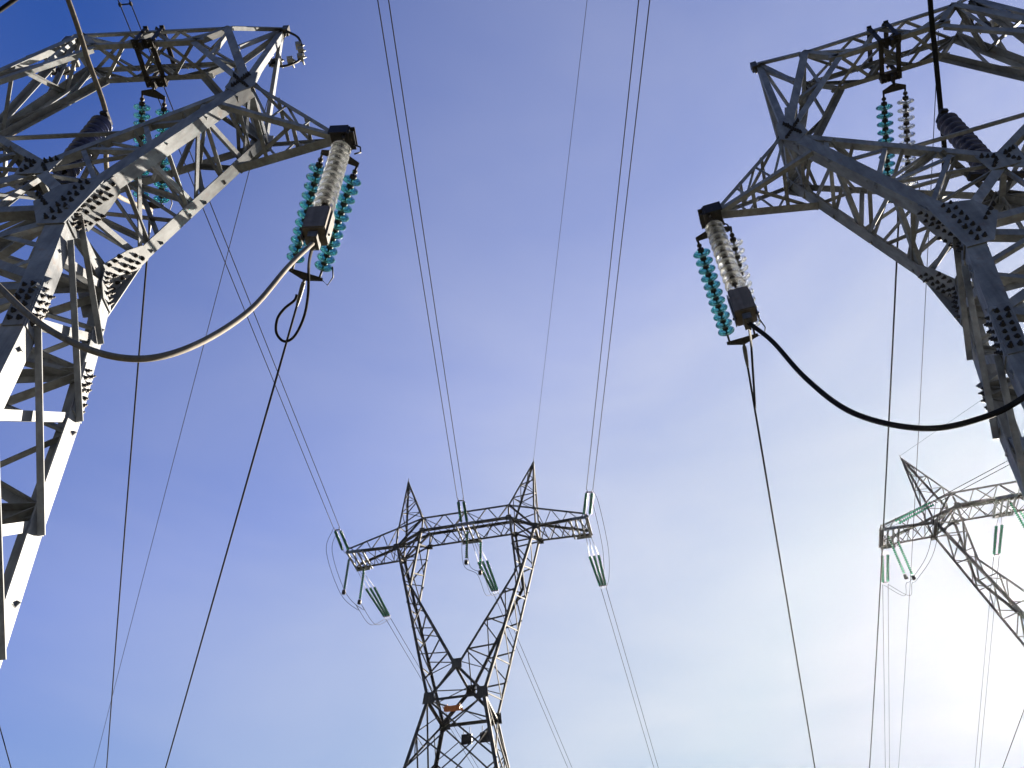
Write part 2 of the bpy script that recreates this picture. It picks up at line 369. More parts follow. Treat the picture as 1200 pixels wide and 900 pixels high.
        # posts from elbow to top beam
        mb = MB()
        for sv in (-1, 1):
            mb.angle([T(su, sv) + V(0, 0, -.05), CT(su, sv)], (0, -sv, 0), (-su, 0, 0), 0.125, 0.012)
            mb.angle([T(su, sv) + V(-su * .06, -sv * .016, .02), CB(su, sv) + V(0, -sv * .016, 0)], (-su, 0, -.3), (0, -sv, 0), 0.10, 0.012)
            zigzag(mb, seg(T(su, sv), CT(su, sv)), seg(T(su, sv) + V(-su * .1, 0, 0), CB(su, sv)), 3, (0, -sv, 0), .055, start=1, off=.03)
        zigzag(mb, seg(T(su, -1), CT(su, -1)), seg(T(su, 1), CT(su, 1)), 4, (-su, 0, 0), .06, off=.02)
        a, b_ = T(su, -1), T(su, 1); mb.angle([a + V(-su * .03, 0, 0), b_ + V(-su * .03, 0, 0)], (0, 0, 1), (-su, 0, 0), .1, .01)
        mb.build('elbow_post', G, root)
        # side arm carrying the outer phase
        mb = MB(); tp = TP(su)
        BB = lambda sv: W(su, sv).lerp(T(su, sv), .775)
        for sv in (-1, 1):
            mb.angle([tp + V(-su * .08, sv * .05, .05), T(su, sv) + V(su * .01, 0, -.02)], (0, -sv, 0), (0, 0, -1), .06 if sv < 0 else .045, .008)
            mb.angle([tp + V(-su * .08, sv * .05, -.04), BB(sv) + V(su * .02, 0, 0)], (0, -sv, 0), (0, 0, 1), .115 if sv > 0 else .07, .010)
            for k, f in enumerate((.36, .62)):
                a = tp.lerp(T(su, sv), f); b = tp.lerp(BB(sv), f); mb.bar(a + V(0, -sv * .02, 0), b + V(0, -sv * .02, 0), .034, .010, (0, 1, 0))
            mb.bar(tp.lerp(BB(sv), .36) + V(0, -sv * .034, 0), tp.lerp(T(su, sv), .62) + V(0, -sv * .034, 0), .034, .010, (0, 1, 0))
            mb.bar(tp.lerp(BB(sv), .62) + V(0, -sv * .034, 0), T(su, sv) + V(0, -sv * .034, -.1), .034, .010, (0, 1, 0))
        for f in (.42, .72):
            mb.bar(tp.lerp(BB(-1), f), tp.lerp(BB(1), f), .05, .012); mb.bar(tp.lerp(T(su, -1), f), tp.lerp(T(su, 1), f), .045, .012)
        mb.bar(tp.lerp(BB(-1), .42) + V(0, 0, .016), BB(1) + V(0, 0, .016), .05, .012)
        mb.bar(tp.lerp(T(su, 1), .42) + V(0, 0, .016), T(su, -1) + V(0, 0, .016), .045, .012)
        arm = mb.build('side_arm', G, root)
        mb = MB()
        mb.box(tp + V(su * .0, .0, .06), (.15, 0, 0), (0, .12, 0), (0, 0, .012)); mb.box(tp + V(0, 0, -.06), (.15, 0, 0), (0, .12, 0), (0, 0, .012))
        mb.box(tp + V(su * .08, .0, 0), (.012, 0, 0), (0, .12, 0), (0, 0, .10)); mb.box(tp + V(-su * .05, .13, 0), (.12, 0, 0), (0, .01, 0), (0, 0, .10)); mb.box(tp + V(-su * .05, -.13, 0), (.12, 0, 0), (0, .01, 0), (0, 0, .10))
        for yy in (-.08, .08):
            mb.tube([tp + V(su * .02, yy, -.06), tp + V(su * .02, yy, -.17)], .022, 8)
        mb.build('tip_bracket', M['dark'], arm)
        # earth-wire horn
        mb = MB(); h = HN(su)
        e = lambda sv, f: T(su, sv).lerp(CT(su, sv), f)
        mb.angle([h, e(-1, .05) + V(0, -.02, 0)], (0, 1, 0), (-su, 0, -.4), .10, .01)
        mb.angle([h + V(0, .05, 0), e(1, .05) + V(0, .02, 0)], (0, -1, 0), (-su, 0, -.4), .09, .01)
        for sv in (-1, 1):
            mb.angle([h + V(-su * .03, sv * .05, .04), CT(su, sv) + V(0, 0, .03)], (0, -sv, 0), (0, 0, -1), .07, .008)
            mb.angle([h + V(-su * .05, sv * .03, -.04), e(sv, .62) + V(su * .02, 0, 0)], (0, -sv, 0), (0, 0, 1), .06, .008)
        hn = mb.build('earthwire_horn', G, root)
        mb = MB(); mb.box(h + V(su * .04, 0, 0), (.05, 0, 0), (0, .06, 0), (0, 0, .09)); mb.tube([h + V(su * .05, 0, -.05), h + V(su * .05, .02, -.2)], .018, 8)
        mb.build('clamp', M['fit'], hn)
    # top beam
    mb = MB()
    for sv in (-1, 1):
        mb.angle([CT(-1, sv) + V(-.04, 0, 0), CT(1, sv) + V(.04, 0, 0)], (0, -sv, 0), (0, 0, -1), .065, .009)
        mb.angle([CB(-1, sv) + V(-.10, 0, 0), CB(1, sv) + V(.10, 0, 0)], (0, -sv, 0), (0, 0, 1), .08, .009)
        mb.angle([CT(-1, sv), CB(-1, sv)], (1, 0, 0), (0, -sv, 0), .09, .01); mb.angle([CT(1, sv), CB(1, sv)], (-1, 0, 0), (0, -sv, 0), .09, .01)
        zigzag(mb, seg(CT(-1, sv), CT(1, sv)), seg(CB(-1, sv), CB(1, sv)), 4, (0, -sv, 0), .05, off=.02)
    zigzag(mb, seg(CT(-1, -1), CT(1, -1)), seg(CT(-1, 1), CT(1, 1)), 3, (0, 0, -1), .05, cross=True, off=.02)
    zigzag(mb, seg(CB(-1, -1), CB(1, -1)), seg(CB(-1, 1), CB(1, 1)), 3, (0, 0, 1), .05, cross=True, off=.02)
    beam = mb.build('top_beam', G, root)
    mb = MB()
    zt, zb = 13.45 + ZB, 12.93 + ZB
    for uu in (-.13, .13):
        mb.box((uu, 0, zb - .02), (.035, 0, 0), (0, .36, 0), (0, 0, .012)); mb.box((uu, 0, zt + .02), (.035, 0, 0), (0, .36, 0), (0, 0, .012))
        for sv in (-1, 1): mb.box((uu, sv * .325, (zt + zb) / 2), (.035, 0, 0), (0, .01, 0), (0, 0, .27))
    for vv in (-.30, .30):
        mb.box((0, vv, zb - .055), (.16, 0, 0), (0, .07, 0), (0, 0, .014)); mb.box((0, vv, zb - .11), (.02, 0, 0), (0, .06, 0), (0, 0, .05))
        bolt_rows(mb, (0, vv, zb - .07), (1, 0, 0), (0, 1, 0), (0, 0, -1), 3, 2, .1, .08)
    for k in range(5): mb.bolt((random.uniform(-.12, .12), random.choice((-.335, .335)), random.uniform(zb, zt)), (0, random.choice((-1, 1)), 0))
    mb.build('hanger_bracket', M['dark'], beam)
    # gusset plates with their bolts
    for su in (-1, 1):
        for sv in (-1, 1):
            mb = MB(); w = W(su, sv); cr = V(0, -sv, 0)
            up = (T(su, sv) - w).normalized(); dn = (LP(su, sv, 6.7) - w).normalized()
            for ax, ln, wd in ((up, .62, .36), (dn, .40, .30)):
                n = V(su, 0, 0); n = (n - ax * n.dot(ax)).normalized()
                o = w + n * .005
                mb.plate([o + cr * .005 + ax * .005, o + cr * wd + ax * .005, o + cr * (wd if ln < .5 else wd * .8) + ax * ln * .62, o + cr * .2 + ax * ln, o + cr * .005 + ax * ln], n, .014)
                bolt_rows(mb, o + ax * ln * .5 + cr * .075 + n * .014, ax, cr, n, 6 if ln > .5 else 4, 1, .095, .07)
                bolt_rows(mb, o + ax * ln * .44 + cr * .16 + n * .014, ax, cr, n, 5 if ln > .5 else 3, 1, .095, .07)
                bolt_rows(mb, o + ax * ln * .26 + cr * (wd - .06) + n * .014, ax, cr, n, 3, 1, .085, .07)
            n = V(0, sv, 0); o = w + n * .005; a1, a2 = up * .5, dn * .45
            mb.plate([o + V(-su * .004, 0, 0) + a2, o + a2 + V(-su * .28, 0, 0), o + V(-su * .42, 0, .02), o + V(-su * .28, 0, .34), o + V(-su * .06, 0, 0) + a1 + V(-su * .06, 0, 0), o + a1], n, .012)
            for k in range(7):
                f = k / 6; p = o + a2.lerp(a1, f) * .8 + V(-su * .12, 0, 0) + n * .012; mb.bolt(p, n); mb.bolt(p + V(-su * .085, 0, .02), n)
            for k in range(4): mb.bolt(o + V(-su * (.26 + .055 * k), 0, -.05 + .07 * k) + n * .012, n)
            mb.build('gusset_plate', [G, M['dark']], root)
            mb = MB(); tq = T(su, sv); n = V(0, sv, 0); o = tq + n * .005
            mb.plate([o + V(su * .05, 0, -.14), o + V(-su * .14, 0, -.34), o + V(-su * .34, 0, -.14), o + V(-su * .30, 0, .22), o + V(-su * .16, 0, .34), o + V(su * .0, 0, .30)], n, .012)
            for k in range(8): mb.bolt(o + V(-su * (.04 + .035 * k), 0, -.16 + .05 * k) + n * .012, n); mb.bolt(o + V(-su * (.10 + .02 * k), 0, .22 - .05 * k) + n * .012, n)
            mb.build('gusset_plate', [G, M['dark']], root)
    for sv in (-1, 1):
        mb = MB(); c = CR(sv); n = V(0, sv, 0); o = c + n * .005
        mb.plate([o + V(-.24, 0, .14), o + V(-.20, 0, -.24), o + V(.20, 0, -.24), o + V(.24, 0, .14), o + V(0, 0, .10)], n, .012)
        for sx in (-1, 1):
            for k in range(3): mb.bolt(o + V(sx * (.07 + .055 * k), 0, .02 + .028 * k) + n * .012, n); mb.bolt(o + V(sx * (.07 + .035 * k), 0, -.06 - .055 * k) + n * .012, n)
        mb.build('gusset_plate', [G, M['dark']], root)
    return root
def frame(x, y, yaw, dz):
    u = V(math.cos(yaw), math.sin(yaw), 0); v = V(-math.sin(yaw), math.cos(yaw), 0)
    def f(a, b, z): return V(x, y, 0) + u * a + v * b + V(0, 0, z + dz + ZB)
    return f
POSE_L = (-5.497, 4.952, -0.028, 0.0); POSE_R = (6.093, 5.196, -0.310, 0.21)
FL, FR = frame(*POSE_L), frame(*POSE_R)
pylL = near_pylon()
pylL.location = (POSE_L[0], POSE_L[1], 0); pylL.rotation_euler.z = POSE_L[2]
tag(pylL, 'close galvanized pylon on the left, its right faces and bolted plates brightly sunlit', 'pylon')
pylR = copy_tree(pylL); pylR.location = (POSE_R[0], POSE_R[1], POSE_R[3]); pylR.rotation_euler.z = POSE_R[2]
tag(pylR, 'close blue-grey pylon in shade cut off by the right edge, seen against the bright sky', 'pylon')
mb = MB(); mb.box((POSE_R[0], POSE_R[1], 0.09), (3.6, 0, 0), (0, 2.2, 0), (0, 0, .13)); 
tag(mb.build('ground_pad', M['concrete']), kind='structure')

# ================================================================== far pylon (Y-fork with a long crossarm and two peaks)
C = dict(A=9.0, zbi=37.85, h=1.245, d=1.03, uo=5.19, ui=3.27, ue=5.1, ze=43.78, zw=24.33, ww=1.84, zc=26.45, dw=1.80, dt=1.07, zt=36.85, zbo=36.82, do=.91)
def far_pylon():
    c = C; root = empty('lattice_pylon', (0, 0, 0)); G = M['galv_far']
    P = lambda u, v, z: V(u, v, z + ZB)
    taper_u, taper_v = .205, .165
    KN = lambda su, sv: P(su * 3.70, sv * 1.17, 33.2)
    B = lambda su, sv, z: P(su * (c['ww'] + (c['zw'] - z) * taper_u), sv * (c['dw'] + (c['zw'] - z) * taper_v), z)
    W = lambda su, sv: P(su * c['ww'], sv * c['dw'], c['zw'])
    CRn = lambda sv: P(0, sv * c['dw'] * .97, c['zc'])
    BO = lambda su, sv: P(su * c['uo'], sv * c['do'], c['zbo'])
    BI = lambda su, sv: P(su * c['ui'], sv * c['d'], c['zbi'])
    TI = lambda su, sv: P(su * c['ui'], sv * c['d'], c['zbi'] + c['h'])
    TO = lambda su, sv: P(su * c['uo'], sv * c['do'], c['zbi'] + c['h'] * .62)
    TB = lambda su, sv: P(su * c['A'], sv * c['dt'], c['zt'])
    TT = lambda su, sv: P(su * (c['A'] - .25), sv * c['dt'], c['zt'] + .42)
    for su in (-1, 1):
        for sv in (-1, 1):
            mb = MB(); zs = [c['zw'], 16, 8, -1.4]
            mb.angle([B(su, sv, z) for z in zs], (0, -sv, 0), (-su, 0, 0), .21, .02)
            mb.build('leg', G, root)
            fb = MB(); q = B(su, sv, -1.5); fb.box((q.x, q.y, .15), (.6, 0, 0), (0, .6, 0), (0, 0, .25)); fb.build('footing', M['concrete'], root, .03)
    lv = [24.33, 20.0, 15.0, 8.5, 1.0, -1.3]
    def faces(name, A_, B_, inn):
        mb = MB()
        for i in range(len(lv) - 1):
            zigzag(mb, seg(A_(lv[i]), A_(lv[i + 1])), seg(B_(lv[i]), B_(lv[i + 1])), 1, inn, .09, .01, cross=True, off=.024)
            if i < len(lv) - 2:
                ma, mb_ = (lv[i] + lv[i + 1]) / 2, (lv[i + 1] + lv[i + 2]) / 2
                zigzag(mb, seg(A_(ma), A_(mb_)), seg(B_(ma), B_(mb_)), 1, inn, .08, .01, cross=True, off=.075)
            zc = (lv[i] + lv[i + 1]) / 2
            for X, Y in ((A_, B_), (B_, A_)):
                mb.bar(X(zc) + inn * .06, X(lv[i]).lerp(Y(lv[i + 1]), .25) + inn * .06, .06, .03); mb.bar(X(zc) + inn * .075, X(lv[i + 1]).lerp(Y(lv[i]), .25) + inn * .075, .06, .03)
        mb.build(name, G, root)
    for sv in (-1, 1): faces('face_bracing', lambda z: B(-1, sv, z), lambda z: B(1, sv, z), V(0, -sv, 0))
    for su in (-1, 1): faces('side_bracing', lambda z: B(su, -1, z), lambda z: B(su, 1, z), V(-su, 0, 0))
    mb = MB()
    for z in (c['zw'],):
        for sv in (-1, 1): mb.angle([B(-1, sv, z), B(1, sv, z)], (0, -sv, 0), (0, 0, -1), .16, .012)
        for su in (-1, 1): mb.angle([B(su, -1, z - .03), B(su, 1, z - .03)], (-su, 0, 0), (0, 0, -1), .16, .012)
        mb.bar(B(-1, -1, z - .06), B(1, 1, z - .06), .10, .05); mb.bar(B(1, -1, z - .13), B(-1, 1, z - .13), .10, .05)
    mb.build('waist_diaphragm', G, root)
    for su in (-1, 1):
        mb = MB()
        for sv in (-1, 1):
            ax = (BO(su, sv) - W(su, sv)).normalized(); und = V(su * ax.z, 0, -abs(ax.x)).normalized()
            mb.angle([W(su, sv), BO(su, sv)], (0, -sv, 0), -und, .185, .018)
            mb.angle([CRn(sv) + V(su * .06, 0, .06), KN(su, sv), BI(su, sv)], (0, -sv, 0), und, .16, .016)
            mb.angle([CRn(sv) + V(-su * .03, -sv * (.03 if su > 0 else .06), 0), W(-su, sv) + V(0, -sv * (.03 if su > 0 else .06), .1)], (0, 0, -1), (0, -sv, 0), .18, .014)
            o0, i0 = seg(W(su, sv).lerp(BO(su, sv), .10), BO(su, sv)), poly([CRn(sv), KN(su, sv), BI(su, sv)])
            zigzag(mb, o0, i0, 11, (0, -sv, 0), .078, .009, start=sv > 0, off=.025)
            mb.bar(o0(.02) + V(0, -sv * .05, 0), i0(.02) + V(0, -sv * .05, 0), .07, .03)
        zigzag(mb, seg(W(su, -1), BO(su, -1)), seg(W(su, 1), BO(su, 1)), 11, (-su, 0, .3), .078, .009, cross=False, off=.025)
        zigzag(mb, poly([CRn(-1), KN(su, -1), BI(su, -1)]), poly([CRn(1), KN(su, 1), BI(su, 1)]), 10, (su, 0, -.3), .078, .009, start=1, off=.025)
        mb.build('fork_arm', G, root)
        mb = MB()
        tip = P(su * c['ue'], 0, c['ze'])
        base = [TO(su, -1), TO(su, 1), TI(su, 1), TI(su, -1)]
        for i, q in enumerate(base):
            sv = -1 if i in (0, 3) else 1; sx = su if i < 2 else -su
            mb.angle([q, tip + V(sx * .05, sv * .05, 0)], (0, -sv, 0), (-sx, 0, 0), .13, .012)
        for i in range(4):
            a, b = base[i], base[(i + 1) % 4]; inn = ((tip + P(su * (c['ue'] + c['ui']) / 2 - su * .2, 0, 38) - a - b) * .5); inn.z = 0; inn.normalize()
            zigzag(mb, lambda s, a=a: a.lerp(tip, s * .9), lambda s, b=b: b.lerp(tip, s * .9), 6, inn, .06, .007, start=i % 2, off=.015)
        mb.tube([tip, tip + V(0, 0, .35)], .03, 6)
        mb.build('earthwire_peak', G, root)
        # outer arm of the crossarm
        mb = MB()
        for sv in (-1, 1):
            mb.angle([TB(su, sv), BO(su, sv)], (0, -sv, 0), (0, 0, 1), .165, .016)
            mb.angle([TT(su, sv), TI(su, sv)], (0, -sv, 0), (0, 0, -1), .15, .013)
            mb.angle([BO(su, sv), BI(su, sv)], (0, -sv, 0), (0, 0, 1), .165, .016)
            mb.bar(TB(su, sv), TT(su, sv), .10)
            zigzag(mb, seg(TB(su, sv), BO(su, sv)), seg(TT(su, sv), TO(su, sv)), 6, (0, -sv, 0), .06, .008, start=1, off=.02)
            mb.bar(BO(su, sv) + V(0, -sv * .03, 0), TO(su, sv) + V(0, -sv * .03, 0), .11); mb.bar(BI(su, sv) + V(0, -sv * .03, 0), TI(su, sv) + V(0, -sv * .03, 0), .11)
            mb.bar(BO(su, sv) + V(0, -sv * .06, 0), TI(su, sv) + V(0, -sv * .06, 0), .12)
        zigzag(mb, seg(TB(su, -1), BO(su, -1)), seg(TB(su, 1), BO(su, 1)), 5, (0, 0, 1), .06, .008, cross=True, off=.02)
        mb.angle([TB(su, -1) + V(0, 0, -.02), TB(su, 1) + V(0, 0, -.02)], (-su, 0, 0), (0, 0, 1), .18, .014)
        mb.angle([BO(su, -1) + V(0, 0, -.02), BO(su, 1) + V(0, 0, -.02)], (-su, 0, 0), (0, 0, 1), .18, .014)
        mb.bar(BO(su, -1) + V(0, 0, .03), BI(su, 1) + V(0, 0, .03), .09); mb.bar(BO(su, 1) + V(0, 0, .1), BI(su, -1) + V(0, 0, .1), .09)
        arm = mb.build('crossarm', G, root)
        mb = MB()
        for k in range(4):
            uu = su * (c['A'] - .15 - .38 * k); mb.box(P(uu, 0, c['zt'] - .10), (.06, 0, 0), (0, c['dt'] + .05, 0), (0, 0, .035))
        for sv in (-1, 1):
            mb.box(P(su * (c['A'] - .6), sv * (c['dt'] + .06), c['zt'] - .05), (.55, 0, 0), (0, .02, 0), (0, 0, .12))
        mb.build('hanger_bracket', M['galv'], arm)
    mb = MB()
    for sv in (-1, 1):
        mb.angle([BI(-1, sv), BI(1, sv)], (0, -sv, 0), (0, 0, 1), .165, .016); mb.angle([TI(-1, sv), TI(1, sv)], (0, -sv, 0), (0, 0, -1), .16, .014)
        zigzag(mb, seg(TI(-1, sv), TI(1, sv)), seg(BI(-1, sv), BI(1, sv)), 8, (0, -sv, 0), .065, .008, off=.02)
    zigzag(mb, seg(BI(-1, -1), BI(1, -1)), seg(BI(-1, 1), BI(1, 1)), 6, (0, 0, 1), .06, .008, cross=True, off=.02)
    zigzag(mb, seg(TI(-1, -1), TI(1, -1)), seg(TI(-1, 1), TI(1, 1)), 4, (0, 0, -1), .07, .008, off=.02)
    beam = mb.build('crossarm', G, root)
    mb = MB()
    for k in range(4):
        mb.box(P(-.65 + .42 * k, 0, c['zbi'] - .08), (.06, 0, 0), (0, c['d'] + .06, 0), (0, 0, .035))
    for sv in (-1, 1): mb.box(P(0, sv * (c['d'] + .07), c['zbi'] - .02), (.75, 0, 0), (0, .02, 0), (0, 0, .14))
    mb.build('hanger_bracket', M['galv'], beam)
    for sv in (-1, 1):
        for ctr, hw in ((CRn(sv), .34), (W(-1, sv) + V(.16, 0, 0), .38), (W(1, sv) + V(-.16, 0, 0), .38), (BI(1, sv), .24), (BI(-1, sv), .24), (BO(1, sv), .26), (BO(-1, sv), .26)):
            mb = MB(); o = ctr + V(0, sv * .006, 0)
            mb.plate([o + V(-hw, 0, -hw * .8), o + V(hw, 0, -hw * .8), o + V(hw * .8, 0, hw * 1.1), o + V(-hw * .8, 0, hw * 1.1)], (0, sv, 0), .016)
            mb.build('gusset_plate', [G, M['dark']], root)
    return root
POSE_C = (-3.431, 49.548, -0.204, 0.0); POSE_Q = (35.397, 47.653, -0.2583, 0.08)
FC, FQ = frame(*POSE_C), frame(*POSE_Q)
pylC = far_pylon(); pylC.location = (POSE_C[0], POSE_C[1], 0); pylC.rotation_euler.z = POSE_C[2]
tag(pylC, 'complete dark pylon at bottom centre with Y fork, long crossarm and two pointed peaks', 'pylon')
pylQ = copy_tree(pylC); pylQ.location = (POSE_Q[0], POSE_Q[1], 0.0); pylQ.rotation_euler.z = POSE_Q[2]
tag(pylQ, 'distant pylon fading into the glare at the lower right edge, one peak in view', 'pylon')
# plates on the centre pylon
mb = MB(); p = at_depth(532, 823, depth(FC(0, 0, 24.2)))
u = V(math.cos(POSE_C[2]), math.sin(POSE_C[2]), 0); v = V(-math.sin(POSE_C[2]), math.cos(POSE_C[2]), 0)
pc = FC(-.45, -.6, 24.16); mb.box(pc, u * .55, v * .30, V(0, 0, .03)); mb.box(pc + V(0, 0, -.14) - v * .32, u * .5, v * .02, V(0, 0, .16))
for du in (-.4, .4): mb.bar(pc + u * du, pc + u * du + V(0, 0, .3), .04)
tag(mb.build('marker_panel', M['orange']), 'small faded orange panel fixed at the waist of the centre pylon', 'panel')
for du, nm in ((-.25, 'small dark plate hanging under the waist of the centre pylon, nearer its left leg'), (.95, 'small dark plate hanging under the waist of the centre pylon, nearer its middle')):
    mb = MB(); pc = FC(du, 1.95, 23.35); mb.box(pc, u * .34, v * .03, V(0, 0, .32)); mb.bar(pc + u * .2 + V(0, 0, .3), pc + u * .2 + V(0, 0, .75), .04); mb.bar(pc - u * .2 + V(0, 0, .3), pc - u * .2 + V(0, 0, .75), .04)
    tag(mb.build('sign_plate', M['dark']), nm, 'sign', 'dark plates on the centre pylon')

# ================================================================== insulators
def disc_mesh(name, glass, R=.128, pitch=.14):
    mb = MB()
    mb.lathe([(0, .012), (.0, .045), (.045, .048), (.055, .03)], (0, 0, 0), (0, 0, -1), 12, 1)         # cap
    mb.lathe([(.045, .046), (.052, .075), (.066, R * .92), (.078, R), (.088, R * .985), (.084, R * .86), (.100, R * .80), (.082, R * .66), (.094, R * .58), (.074, R * .40), (.070, .03)], (0, 0, 0), (0, 0, -1), 20, 0)
    mb.lathe([(.06, .016), (pitch, .016)], (0, 0, 0), (0, 0, -1), 8, 1)
    o = mb.build(name, [glass, M['dark']]); me = o.data; bpy.data.objects.remove(o)
    return me
DISC = {k: disc_mesh('glass_disc', M[k]) for k in ('teal', 'clear')}
DISC['navy'] = disc_mesh('porcelain_disc', M['navy'], .145, .13)
def stack(parent, kind, a, b, pitch=.14, name='glass_disc'):
    a, b = V(a), V(b); ax = (b - a); n = max(1, int(ax.length / pitch + .001)); q = V(0, 0, -1).rotation_difference(ax.normalized())
    for i in range(n):
        o = bpy.data.objects.new(name, DISC[kind]); COL.objects.link(o); o.parent = parent
        o.location = a + ax.normalized() * pitch * i; o.rotation_mode = 'QUATERNION'; o.rotation_quaternion = q
    return a + ax.normalized() * pitch * n
def part(mb, name, mat, parent, bevel=0.0): return mb.build(name, mat, parent, bevel)
def rel(root, p): return V(p) - V(root.location)

def pilot(tip, label, zend=8.28):
    root = empty('pilot_insulator', tip, 0, label, 'insulator', 'clear glass pilot insulators under the side arms')
    mb = MB(); mb.tube([(0, 0, -.05), (0, 0, -.20)], .02, 8); mb.box((0, 0, -.20), (.03, 0, 0), (0, .03, 0), (0, 0, .035)); part(mb, 'shackle', M['fit'], root)
    e = stack(root, 'clear', (0, 0, -.22), (0, 0, zend - 10), .15)
    mb = MB(); mb.tube([e, e + V(0, 0, -.06)], .018, 8); part(mb, 'ball_link', M['fit'], root)
    mb = MB(); mb.tube([(.12, .04, -.08), (.22, .05, -.14), (.24, .05, -.28), (.17, .04, -.34)], .011, 6); part(mb, 'arcing_horn', M['dark'], root)
    return V(tip) + e + V(0, 0, -.06)
def ballast(p, yaw, label):
    c, s = math.cos(yaw), math.sin(yaw); X, Y = V(c, s, 0), V(-s, c, 0)
    root = empty('counterweight', p, 0, label, 'counterweight', 'boxed counterweights under the pilot insulators')
    mb = MB(); mb.box((0, 0, -.30), X * .125, Y * .125, V(0, 0, .22)); part(mb, 'ballast_block', M['ballast'], root, .012)
    mb = MB(); mb.tube([(0, 0, .0), (0, 0, -.08)], .022, 8)
    for sx in (-1, 1): mb.box(X * sx * .137 + V(0, 0, -.34), X * .006, Y * .05, V(0, 0, .26))
    mb.tube([X * -.16 + V(0, 0, -.5), X * .16 + V(0, 0, -.5)], .016, 8); part(mb, 'strap', M['fit'], root)
    mb = MB(); mb.box((0, 0, -.60), X * .05, Y * .09, V(0, 0, .05)); mb.tube([(0, 0, -.52), (0, 0, -.6)], .03, 8)
    for sy in (-1, 1): mb.bolt(Y * sy * .05 + V(0, 0, -.65), (0, 0, -1)); 
    part(mb, 'clamp', M['fit'], root)
    return V(p) + V(0, 0, -.63)
def strain_pair(S, E, width0, width1, label, kind=('teal', 'teal'), lead=.32, tail=.12, group=None, side=None):
    """two parallel strings from S (structure) to E (conductor end)"""
    S, E = V(S), V(E); ax = (E - S).normalized(); sd = side or ax.cross(V(0, 0, 1)).normalized(); sd = (sd - ax * sd.dot(ax)).normalized()
    up = sd.cross(ax).normalized()
    root = empty('strain_insulator', S, 0, label, 'insulator', group); L = (E - S).length
    mb = MB(); mb.tube([(0, 0, 0), ax * .10], .022, 8)
    a = ax * .10
    mb.plate([a - up * .008 - ax * .05, a - up * .008 + sd * width0 / 2 + ax * .03, a - up * .008 + sd * width0 / 2 + ax * .09, a - up * .008 - sd * width0 / 2 + ax * .09, a - up * .008 - sd * width0 / 2 + ax * .03], up, .016)
    part(mb, 'yoke_plate', M['dark'], root)
    z = ax * (L - tail)
    for sgn, kd in zip((-1, 1), kind):
        s0 = a + ax * .06 + sd * sgn * width0 / 2 * .92; s1 = z + sd * sgn * width1 / 2 * .92
        d = (s1 - s0).normalized(); beg = s0 + d * (lead - .16)
        mb = MB(); mb.tube([s0, beg], .016, 8); mb.lathe([(0, .012), (.02, .035), (.05, .035), (.07, .012)], s0 + d * (lead - .16) * .45, d, 10); part(mb, 'link_rod', M['dark'], root)
        e = stack(root, kd, beg, s1 - d * .05)
        mb = MB(); mb.tube([e, s1], .016, 8); part(mb, 'ball_link', M['dark'], root)
    mb = MB(); mb.plate([z - up * .008 - sd * (width1 / 2 + .03) - ax * .03, z - up * .008 + sd * (width1 / 2 + .03) - ax * .03, z - up * .008 + sd * (width1 / 2 + .03) + ax * .02, z - up * .008 + ax * .10, z - up * .008 - sd * (width1 / 2 + .03) + ax * .02], up, .016)
    part(mb, 'yoke_plate', M['dark'], root)
    for sgn in (1,):
        h = z + sd * sgn * (width1 / 2 + .02); mb = MB()
        mb.tube([h, h + sd * sgn * .10 + ax * .06, h + sd * sgn * .14 - ax * .10, h + sd * sgn * .09 - ax * .26], .010, 6); part(mb, 'arcing_horn', M['dark'], root)
    return E
def catenary(a, b, sag, n=24):
    a, b = V(a), V(b); return [a.lerp(b, i / n) - V(0, 0, 4 * sag * (i / n) * (1 - i / n)) for i in range(n + 1)]
def wire(name, path, r, label, cat, group=None, mat='cable', k=6):
    mb = MB(); mb.tube(path, r, k); return tag(mb.build(name, M[mat]), label, cat, group)
def beyond(a, b, L):                                # extend the line a->b to length L from a
    a, b = V(a), V(b); return a + (b - a).normalized() * L
def smooth(pts, n=10):
    pts = [V(p) for p in pts]; P = [pts[0] * 2 - pts[1]] + pts + [pts[-1] * 2 - pts[-2]]; out = []
    for i in range(1, len(P) - 2):
        for j in range(n):
            t = j / n; a, b, c_, d = P[i - 1:i + 3]
            out.append(.5 * ((2 * b) + (c_ - a) * t + (2 * a - 5 * b + 4 * c_ - d) * t * t + (3 * b - a - 3 * c_ + d) * t ** 3))
    return out + [pts[-1]]

# --- near left pylon, right-hand side arm
tipL = FL(3.41, 0, 10); tipR = FR(-3.41, 0, 10)
endL = pilot(tipL, 'clear glass string hanging from the sunlit left pylon side arm')
endR = pilot(tipR, 'clear glass string hanging from the shaded right pylon side arm')
jL = ballast(endL, POSE_L[2], 'grey box weight under the clear glass string of the left pylon')
jR = ballast(endR, POSE_R[2], 'grey box weight under the clear glass string of the right pylon')
EL = at_z(356, 330, 9.8); ER = at_z(872, 405, 9.85)
strain_pair(tipL + V(-.02, .10, -.04), EL, .50, .42, 'teal glass double string stretching away below the left pylon side arm', group='teal glass strain strings of the close pylons')
strain_pair(tipR + V(.02, .10, -.04), ER, .52, .42, 'teal and clear glass double string stretching away below the right pylon side arm', ('teal', 'clear'), group='teal glass strain strings of the close pylons')
